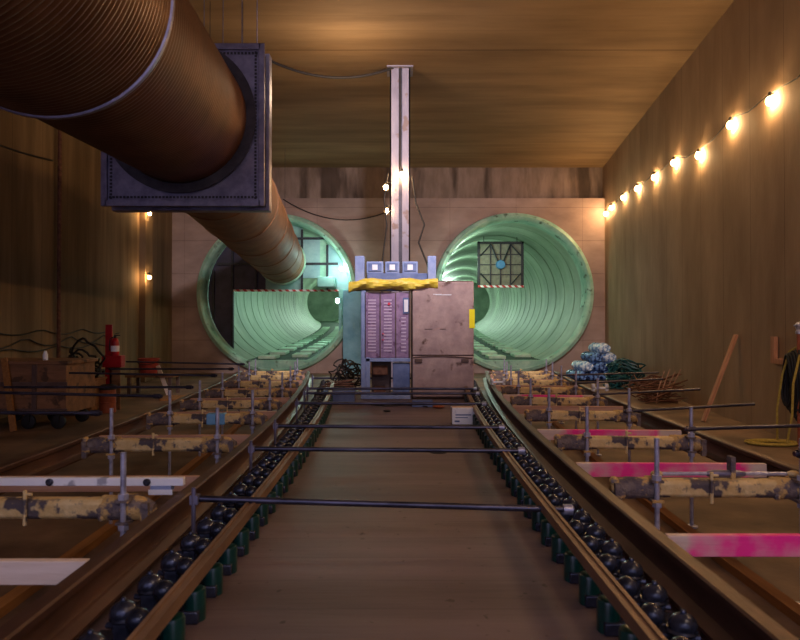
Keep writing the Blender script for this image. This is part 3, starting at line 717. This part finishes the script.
# clutter left of the cabinets
def tangle(name, m, c, size, n, r, label, cat, seed, bars=False, loops=False):
    rr = random.Random(seed); b = MB()
    for i in range(n):
        if bars:
            a = rr.uniform(-.5,.5); L = size[0]*rr.uniform(.7,1); z = rr.uniform(r, size[2]*.7); y = rr.uniform(-size[1],size[1])/2; up = rr.uniform(-.1,.5)*size[2]
            up = max(up, r-z)
            p = Vector((c[0]-L/2*math.cos(a), c[1]+y-L/2*math.sin(a), c[2]+z)); q = Vector((c[0]+L/2*math.cos(a), c[1]+y+L/2*math.sin(a), c[2]+z+up))
            b.tube([p,q], r, 6)
        else:
            R = rr.uniform(.25,.5)*min(size[0], size[2]*1.6); tilt = rr.uniform(-1.3,1.3); yaw = rr.uniform(0,PI); pts = []
            cc = Vector((c[0]+rr.uniform(-.25,.25)*size[0], c[1]+rr.uniform(-.25,.25)*size[1], 0))
            Mx = Matrix.Rotation(yaw,3,'Z') @ Matrix.Rotation(tilt,3,'X')
            raw = [Mx @ Vector((R*math.cos(2*PI*k/18)*(1+.15*math.sin(3*k)), R*math.sin(2*PI*k/18), .05*math.sin(5*k))) for k in range(18)]
            zm = min(v.z for v in raw); lift = rr.uniform(0, .45)*max(0, size[2]-(max(v.z for v in raw)-zm))*2
            pts = [cc+v+Vector((0,0,c[2]+r-zm+lift)) for v in raw]
            b.tube(pts, r, 6, closed=True)
    o = b.build(name, m); tag(o, label, cat); return o
tangle('cable_heap', 'wire', (-.98,11.6,DECK), (.5,.5,.65), 14, .014, 'heap of tangled dark cables left of the breaker cabinet', 'cable heap', 5)
tangle('bar_heap', 'rust', (-1.05,11.0,DECK), (.6,.5,.3), 14, .012, 'heap of rusty bars in front of the tangled cables by the breaker cabinet', 'bar heap', 6, bars=True)
t = thing('tool_box', 'low blue-grey tool box on the walkway left of the breaker cabinet', 'tool box', (-.95, 10.1, DECK))
b = MB(); b.box(-.24,.24,-.12,.12,0,.16); b.build('body', 'bluedark', t, bevel=.01)
b = MB(); b.box(-.25,.25,-.13,.13,.16,.2); b.build('lid', 'bluegrey', t, bevel=.008)
b = MB(); b.tube([(-.08,0,.2),(-.08,0,.24),(.08,0,.24),(.08,0,.2)], .01, 8); b.build('handle', 'black', t)

# ------------------------------------------------------------------ bulbs
def bulb(pos, wallx, label, grp, m='bulb', r=.055, light=None):
    x, y, z = pos
    t = thing('wall_lamp', label, 'lamp', (x, y, z), grp)
    b = MB(); b.ball((0,0,0), r, 14, (1,1,1.25)); b.build('bulb', m, t)
    b = MB(); b.lathe([(.018,.07),(.026,.075),(.026,.13),(.014,.15)], (0,0,0), 'z', 12); b.tube([(0,0,.12),(wallx-x,0,.12)], .009, 6); sk = b.build('socket', 'black', t)
    b = MB()
    for k in range(4):
        a = k*PI/2+.4; b.tube([(.02*math.cos(a),.02*math.sin(a),.08),(.075*math.cos(a),.075*math.sin(a),.0),(.05*math.cos(a),.05*math.sin(a),-.07),(0,0,-.095)], .0022, 4)
    b.build('wire_cage', 'wire', sk)
    return t
RBL = [(3.2,3.45),(5.0,3.5),(6.8,3.5),(8.5,3.55),(10.2,3.57),(11.8,3.69),(13.5,3.58),(15.2,3.86),(16.9,3.91),(18.7,4.0),(20.5,4.1),(22.3,4.11),(23.3,4.08)]
pts = []
for i, (y, h) in enumerate(RBL):
    y *= .988; x = wallR(y)-.07; z = EYE+h
    k = i-4
    lab = 'glowing bare bulb on the right wall, %s nearest of the nine' % ordl(k) if k >= 0 else 'glowing bare bulb on the right wall beside the camera, beyond the frame'
    if k < 0: lab = 'glowing bulb of the right wall string, off to the right of the view'
    bulb((x,y,z), wallR(y), lab, 'string of bulbs on the right wall')
    pts += [(wallR(y)-.04, y, z+.14)]
    if i < len(RBL)-1:
        y2, h2 = RBL[i+1]; ym = (y+y2)/2; pts += [(wallR(ym)-.04, ym, EYE+(h+h2)/2+.06)]
b = MB(); b.tube(pts, .011, 8); tag(b.build('lamp_cable', 'wire'), 'black cable linking the bulbs along the right wall', 'cable')
# left wall pilaster with two lamps
b = MB(); y0 = 19.6; b.box(wallL(20)-.05, wallL(20)+.22, 19.75, 20.35, 0, CEIL); o = b.build('steel_post', 'left_wall', bevel=.01); tag(o, 'tall tan post standing against the left wall beside the tunnel', 'post')
b = MB(); b.tube([(wallL(14)+.1,14,0),(wallL(14)+.1,14,CEIL)], .045, 10); tag(b.build('conduit', 'rust'), 'thin upright conduit on the left wall below the duct box', 'conduit')
bulb((wallL(20)+.36,19.7,EYE+1.53), wallL(20)+.2, 'glowing bulb low on the tan post at the left wall', 'lamps on the tan post', 'bulb_small', .045)
bulb((wallL(20)+.36,19.7,EYE+3.5), wallL(20)+.2, 'glowing bulb high on the tan post, just below the duct box', 'lamps on the tan post', 'bulb_small', .045)
# column lamps
bulb((-.32,yc-.25,EYE+3.18), -.2, 'glowing bulb on the left edge of the grey column, upper of its pair', 'lamps on the grey column', 'bulb_small', .05)
bulb((.05,yc-.34,EYE+3.45), .05, 'glowing bulb on the front of the grey column', 'lamps on the grey column', 'bulb_small', .055)
bulb((-.30,yc-.25,EYE+2.64), -.2, 'glowing bulb on the left edge of the grey column, lower of its pair', 'lamps on the grey column', 'bulb_small', .04)
# tunnel lamps and unseen fill lights
def flood(p, label, m='lamp_cool', r=.1, pw=0, col=(.6,1,.82)):
    t = thing('flood_lamp', label, 'lamp', p)
    b = MB(); b.ball((0,0,0), r, 14); b.build('bulb', m, t)
    b = MB(); b.lathe([(r*.5,r*.9),(r*.75,r*1.1),(r*.5,r*1.6)], (0,0,0), 'z', 14); b.build('housing', 'frame_dark', t)
def lamp(p, pw, col, rad=.3, name='tunnel_lamp_fill'):
    l = bpy.data.lights.new(name, 'POINT'); l.energy = pw; l.color = col; l.shadow_soft_size = rad
    o = bpy.data.objects.new(name, l); COL.objects.link(o); o.location = p; return o
flood((-2.12, YP-.25, EYE+2.12), 'bright cool flood lamp at upper right of the left tunnel mouth', r=.07)
flood((tunx(-1,33)+1.42, 33, EYE+1.35), 'bright cool flood lamp deep inside the left tunnel', r=.13)
G = (.70,1.0,.80)
lamp((-2.45, YP-.75, 3.9), 45, (.7,1,.88), .12)
lamp((2.0, YP-.75, 3.7), 22, (.7,1,.86), .12)  # added fill for the right collar, no fixture stands here
for y, e in ((27.5,62),(34,85),(43,130),(54,230),(66,400),(78,400)): lamp((tunx(-1,y)+1.2, y, 4.2+tunz(y)), e, G, .25)  # deeper ones are added, unseen, so the far lining stays bright
for y, e in ((25.2,95),(31,110),(40,200),(52,300),(66,380),(78,380)): lamp((tunx(1,y)-1.3, y, 4.4+tunz(y)), e, G, .25)  # right tunnel likewise: deeper lights added unseen for the far lining
lamp((tunx(-1,29)+1.3, 29.0, 3.2), 60, (.6,1,.95), .15)

# ------------------------------------------------------------------ cables
def sag(p, q, s_, r, label, n=14):
    p, q = Vector(p), Vector(q); pts = [p.lerp(q, i/n)-Vector((0,0,4*s_*(i/n)*(1-i/n))) for i in range(n+1)]
    b = MB(); b.tube(pts, r, 6); tag(b.build('cable', 'wire'), label, 'cable')
sag((-2.9,14.2,CEIL-.02), (-.15,14.6,CEIL-.02), .3, .03, 'black cable sagging below the ceiling to the grey column')
sag((-4.3,YP-.03,EYE+4.7), (-.3,YP-.03,EYE+4.3), .55, .02, 'black cable sagging across the end wall above the left tunnel')
sag((wallL(7.0)+.03,5.2,5.3), (wallL(13.8)+.03,13.8,5.3), 0.35, .02, 'thin cable sagging along the left wall under the duct')
for i,(za,s_) in enumerate(((1.66,.12),(1.5,.2),(1.3,.1))):
    for y0 in (9.2,):
        pp = []
        for k in range(25):
            y = y0+k*.33; pp.append((wallL(y)+.03, y, za-s_*abs(math.sin(k*.5+i))))
        b = MB(); b.tube(pp, .014, 6); tag(b.build('cable', 'wire'), 'looping thin cable along the left wall behind the crates, %s of three' % ('upper','middle','lower')[i], 'cable')
b = MB(); b.tube([(.28,14.5,5.1),(.36,14.45,4.5),(.55,14.4,4.0),(.42,14.4,3.6),(.62,14.4,3.1),(.75,14.3,2.6),(.7,14.3,1.6),(.72,14.3,.02)], .022, 8); tag(b.build('cable', 'wire'), 'black cable hanging down the right side of the grey column', 'cable')
b = MB(); b.tube([(-.27,14.55,5.2),(-.36,14.5,4.6),(-.3,14.5,4.0),(-.4,14.5,3.2),(-.42,14.5,1.5),(-.42,14.5,.02)], .018, 8); tag(b.build('cable', 'wire'), 'black cable hanging down the left side of the grey column', 'cable')
b = MB(); b.tube([(.0,14.58,CEIL-.05),(.01,14.55,6.5),(.0,14.56,5.6),(.0,14.57,5.3)], .02, 8); tag(b.build('cable', 'wire'), 'dark cable running down the front of the grey column from the ceiling', 'cable')

# ------------------------------------------------------------------ left side objects
t = thing('wooden_crate', 'large brown wooden crate on casters against the left wall', 'crate', (-6.30, 11.1, 0))
b = MB(); b.box(-.85,.78,-.5,.5,.26,1.10); b.build('body', 'crate', t, bevel=.012)
b = MB(); b.box(-.88,.82,-.54,.54,1.08,1.14); b.build('lid', 'crate', t, bevel=.01)
b = MB(); b.box(-.86,.80,-.52,-.5,.72,.79); b.box(-.86,.80,-.52,-.5,.27,.35); b.box(.22,.30,-.53,-.5,.3,1.08); b.build('batten', 'cabinet_edge', t, bevel=.004)
for x in (-.6,.1,.6):
    b = MB(); b.lathe([(.10,-.03),(.12,-.02),(.12,.02),(.10,.03)], (x,-.4,.12), 'y', 16); b.box(x-.04,x+.04,-.45,-.35,.12,.27); b.build('caster', 'black', t)
    b = MB(); b.lathe([(.10,-.03),(.12,-.02),(.12,.02),(.10,.03)], (x,.4,.12), 'y', 16); b.box(x-.04,x+.04,.35,.45,.12,.27); b.build('caster', 'black', t)
b = MB(); b.lathe([(.04,0),(.04,.1),(.03,.12),(.02,.16)], (0,0,0), 'z', 14); o = b.build('bottle', 'white'); o.location = (-5.98,10.8,1.14); tag(o, 'small white bottle on the lid of the large crate', 'bottle')
b = MB(); b.box(-.05,.05,-.02,.02,0,1.22); o = b.build('timber_plank', 'orange_wood', bevel=.004); o.location = (-6.28,10.42,0.005); o.rotation_euler = (math.radians(-7),math.radians(-12),0); tag(o, 'yellowish plank leaning against the front of the large crate', 'plank')
t = thing('wooden_crate', 'smaller brown wooden box on the left floor behind the large crate', 'crate', (-6.25, 12.6, 0))
b = MB(); b.box(-.33,.33,-.3,.3,0,.66); b.build('body', 'crate', t, bevel=.01)
b = MB(); b.box(-.35,.35,-.32,.32,.66,.70); b.build('lid', 'crate', t, bevel=.01)
tangle('hose_coil', 'black', (-6.2,12.6,.70), (.8,.5,.6), 7, .022, 'coiled black hoses lying on the smaller wooden box', 'hose', 11)
t = thing('extinguisher_stand', 'red stand holding the fire extinguisher by the left wall', 'stand', (-5.95, 13.1, 0))
b = MB(); b.box(-.11,.03,.06,.09,0,1.75); b.build('back_board', 'red', t, bevel=.005)
b = MB(); b.box(-.11,.29,-.1,.09,.88,1.12); b.build('tray', 'red', t, bevel=.01)
b = MB(); b.box(-.02,.2,.06,.09,0,.9); b.build('lower_board', 'crate', t, bevel=.005)
t = thing('fire_extinguisher', 'small red fire extinguisher with white label on the red stand', 'fire extinguisher', (-5.81, 13.06, 1.12))
b = MB(); b.lathe([(.075,0),(.08,.02),(.08,.27),(.05,.34),(.025,.36)], (0,0,0), 'z', 20); b.build('cylinder', 'red', t)
b = MB(); b.lathe([(.0815,.08),(.0815,.2)], (0,0,0), 'z', 20, caps=False); b.build('paper_label', 'paper', t)
b = MB(); b.lathe([(.025,.36),(.025,.4)], (0,0,0), 'z', 10); b.box(-.02,.1,-.012,.012,.4,.42); b.box(-.02,.09,-.012,.012,.44,.455, rot=Matrix.Rotation(-.25,3,'Y')); vh = b.build('valve_handle', 'black', t)
b = MB(); b.tube([(-.02,-.02,.38),(-.09,-.03,.34),(-.1,-.04,.2),(-.09,-.04,.1)], .011, 8); b.build('hose', 'black', vh)
t = thing('drum', 'orange drum with dark lid standing below the red extinguisher stand', 'drum', (-5.82, 12.75, 0))
b = MB(); b.lathe([(.15,0),(.16,.01),(.16,.2),(.168,.21),(.16,.22),(.16,.48)], (0,0,0), 'z', 24); b.build('body', 'orange', t)
b = MB(); b.lathe([(.172,.46),(.172,.53),(.1,.56)], (0,0,0), 'z', 24); b.build('lid', 'black', t)
t = thing('work_table', 'low timber table carrying the red bucket at the far left', 'table', (-6.35, 16.3, 0))
b = MB(); b.box(-.5,.7,-.35,.35,.44,.5); b.build('tabletop', 'crate', t, bevel=.006)
for x in (-.42,.6):
    for y in (-.28,.28):
        b = MB(); b.box(x-.04,x+.04,y-.04,y+.04,0,.44); b.build('leg', 'cabinet_edge', t, bevel=.004)
t = thing('bucket', 'faded red bucket standing on the low timber table', 'bucket', (-6.35, 16.2, .5))
b = MB(); b.lathe([(.2,0),(.25,.38),(.27,.38),(.27,.41),(.24,.41),(.235,.38),(.19,.03)], (0,0,0), 'z', 28, caps=False); b.lathe([(.2,0),(.2,.03)], (0,0,0), 'z', 28); b.build('pail', 'brickred', t)
b = MB(); b.tube([(-.26,0,.36)]+[(-.26*math.cos(PI*k/10),-.28*math.sin(PI*k/10),.36-.1*math.sin(PI*k/10)) for k in range(1,10)]+[(.26,0,.36)], .008, 6); b.build('handle', 'wire', t)
b = MB(); b.box(-.05,.05,-.02,.02,0,.78); o = b.build('timber_plank', 'palewood', bevel=.004); o.location = (-5.78,16.0,0.01); o.rotation_euler = (math.radians(-4),math.radians(-22),0); tag(o, 'short pale plank leaning beside the red bucket table', 'plank')
b = MB(); b.box(-.6,.6,-.4,.4,0,.05); o = b.build('plywood_sheet', 'orange_wood', bevel=.004); o.location = (-5.0,15.2,0); o.rotation_euler=(0,0,.2); tag(o, 'tan plywood sheet lying flat on the floor outside the left track', 'plywood sheet')

# ------------------------------------------------------------------ right side objects
def bundle(c, L, r, yaw, m, label):
    rr = random.Random(int(c[0]*1000+c[2]*77)); b = MB(); n = 14; seg = 10; vs = []
    for i in range(seg+1):
        u = i/seg; taper = 1-.35*abs(2*u-1)**4
        for k in range(n):
            a = 2*PI*k/n; q = r*taper*(1+rr.uniform(-.09,.09)); vs.append(((u-.5)*L, q*math.cos(a), q*math.sin(a)))
    b.add(vs, [(i*n+k, i*n+(k+1)%n, (i+1)*n+(k+1)%n, (i+1)*n+k) for i in range(seg) for k in range(n)]+[tuple(range(n)), tuple(seg*n+k for k in range(n))])
    o = b.build('wrapped_bundle', m); o.location = c; o.rotation_euler = (0,0,yaw)
    tag(o, label, 'bundle', 'wrapped bundles stacked at the right of the tunnel')
k = 0
rows = [(0, [5.62,6.0,6.38,6.74], .16),(1, [5.8,6.18,6.56], .45),(2, [6.1,6.48], .74),(3, [6.35], 1.02)]
pos_n = ['leftmost','second from left','third from left','rightmost']
lev = ['bottom layer','second layer','third layer','top']
for (r_, xs, z) in rows:
    for j, x in enumerate(xs):
        white = (r_ == 3) or (r_ == 2 and j == 1) or (r_ == 1 and j == 0)
        where = 'on top' if r_ == 3 else '%s in the %s' % (pos_n[j] if j < len(xs)-1 else 'rightmost', lev[r_])
        bundle((x+.0, 20.4-.03*j, z+.01), .95, .175, PI/2+.25+.1*j, 'whitewrap' if white else 'bluewrap', '%s plastic-wrapped bundle %s of the pile' % ('white' if white else 'dark blue', where))
b = MB(); b.box(-.12,.12,-.1,.1,0,.22); o = b.build('small_box', 'red', bevel=.01); o.location = (6.1,21.6,.0); o.location.z = 0; tag(o, 'small red box on the floor behind the wrapped bundles', 'box')
tangle('hose_heap', 'hosegreen', (6.1,17.6,0), (.85,.6,.85), 34, .022, 'heap of tangled dark green hoses against the right wall', 'hose heap', 21)
tangle('wire_heap', 'rust', (5.75,14.9,0), (.8,.5,.6), 14, .014, 'rusty looped wire tangled behind the bar heap on the right floor', 'wire heap', 31)
tangle('bar_heap', 'rust', (5.85,14.3,0), (.95,.7,.62), 30, .014, 'heap of rusty bent bars beside the green hoses on the right floor', 'bar heap', 22, bars=True)
b = MB(); 
for i in range(4): b.tube([(5.72+i*.09,14.2,.3),(5.86+i*.10,14.2-.05*i,.72+.05*(i%2))], .012, 6)
b.tube([(5.66,14.15,.01),(5.72,14.2,.3),(6.0,14.2,.36)], .012, 6)
tag(b.build('highlight_bars', 'wood'), 'few upright bars sticking out of the rusty heap, coloured pale as highlights', 'bars')  # pale colour paints in the highlights on the heap's bars
# leaning plank
p0 = Vector((5.44,11.5,0.01)); p1 = Vector((wallR(11.5)-.045,11.5,1.56)); d = p1-p0
b = MB(); b.box(-.022,.022,-.05,.05,0,d.length); o = b.build('timber_plank', 'plank', bevel=.004); o.location = p0; o.rotation_euler = (0, math.atan2(d.x, d.z), 0)
tag(o, 'long pinkish timber plank leaning against the right wall', 'plank')
# L of timber on wall
yw = 9.85; xw = wallR(yw)
t = thing('timber_bracket', 'L shaped piece of pinkish timber fixed to the right wall', 'bracket', (xw-.03, yw, 1.15))
b = MB(); b.box(-.03,.03,.12,.22,-.02,.40); b.build('upright', 'plank', t, bevel=.003)
b = MB(); b.box(-.03,.03,-.25,.12,-.02,.06); b.build('arm', 'plank', t, bevel=.003)
# standpipe, hose and rope
yw = 9.15; xw = wallR(yw)
t = thing('standpipe', 'rusty orange standpipe with steel valve on the right wall', 'standpipe', (xw-.1, yw, 0))
b = MB(); b.tube([(0,0,0),(0,0,1.62)], .028, 12); b.build('pipe', 'orange', t)
b = MB(); b.lathe([(.04,0),(.045,.03),(.03,.06),(.045,.09),(.045,.14),(.02,.17)], (0,0,1.6), 'z', 12); b.tube([(-.07,0,1.72),(.07,0,1.72)], .012, 8); b.build('valve', 'rod', t)
b = MB()
for z in (.5,1.3): b.box(-.03,.1,-.02,.02,z,z+.03)
b.build('wall_bracket', 'galv_dark', t)
b = MB()
for i in range(5):
    x = xw-.10-.018*i; y = 9.16+.04*i; zt = 1.38-.02*i; zb = .35+.05*i
    pts = []
    for k in range(24):
        a = 2*PI*k/24; pts.append((x+.015*math.sin(a*2), y+.11*math.cos(a), (zt+zb)/2+(zt-zb)/2*math.sin(a)))
    b.tube(pts, .02, 8, closed=True)
tag(b.build('hose_coil', 'black'), 'long loops of black hose hanging on the right wall by the standpipe', 'hose')
b = MB(); x = xw-.24
b.tube([(x,9.45,.02),(x-.02,9.42,.5),(x+.05,9.4,1.0),(x+.1,9.3,1.35),(x+.16,9.2,1.42),(x+.12,9.1,1.3),(x,9.06,.9),(x-.03,9.04,.45),(x-.1,9.05,.05)], .016, 8)
rr = random.Random(2)
for i in range(6):
    r = .17+.025*i; pts = [(x-.16+r*1.25*math.cos(2*PI*k/20)+rr.uniform(-.02,.02), 9.3+r*.8*math.sin(2*PI*k/20), .017+.012*(i%2)) for k in range(20)]
    b.tube(pts, .014, 6, closed=True)
tag(b.build('rope', 'rope'), 'yellow rope draped over the black hose and coiled on the floor', 'rope')

# ------------------------------------------------------------------ world, light behind the viewer, camera
w = bpy.data.worlds.new('World'); S.world = w; w.use_nodes = True
bg = w.node_tree.nodes['Background']; bg.inputs[0].default_value = (.64,.62,.98,1); bg.inputs[1].default_value = 1.15
# added warm and neutral fill lights, unseen, at the camera and over the tracks
lamp((2.6, 0, 5.6), 130, (1,.70,.42), .3, 'warm_fill_light')
lamp((-1.0, 13.0, 6.4), 90, (1,.70,.42), .3, 'warm_fill_light')
lamp((0.6, -2.2, 4.2), 100, (1,.85,.82), .6, 'front_fill_light')
l = bpy.data.lights.new('cabinet_fill_spot', 'SPOT'); l.energy = 3300; l.color = (1,.88,.94); l.shadow_soft_size = .25; l.spot_size = math.radians(70); l.spot_blend = .8  # added spot, unseen, brightening the cabinets and the end wall
o = bpy.data.objects.new('cabinet_fill_spot', l); COL.objects.link(o); o.location = (1.0, 5.2, 7.2); o.rotation_euler = (Vector((-.3,20,2.2))-Vector((1.0,5.2,7.2))).to_track_quat('-Z','Y').to_euler()

cam = bpy.data.cameras.new('Camera'); co = bpy.data.objects.new('Camera', cam); COL.objects.link(co)
co.location = (0, 0, EYE); co.rotation_euler = (math.radians(90+.627), 0, 0)
cam.sensor_width = 36; cam.lens = 28.8; cam.clip_end = 300; cam.clip_start = .05
cam.dof.use_dof = True; cam.dof.focus_distance = 11; cam.dof.aperture_fstop = 3.6
S.camera = co
S.view_settings.view_transform = 'Standard'; S.view_settings.look = 'None'; S.view_settings.gamma = 1
S.view_settings.exposure = 0
try: S.view_settings.use_curve_mapping = False
except Exception: pass
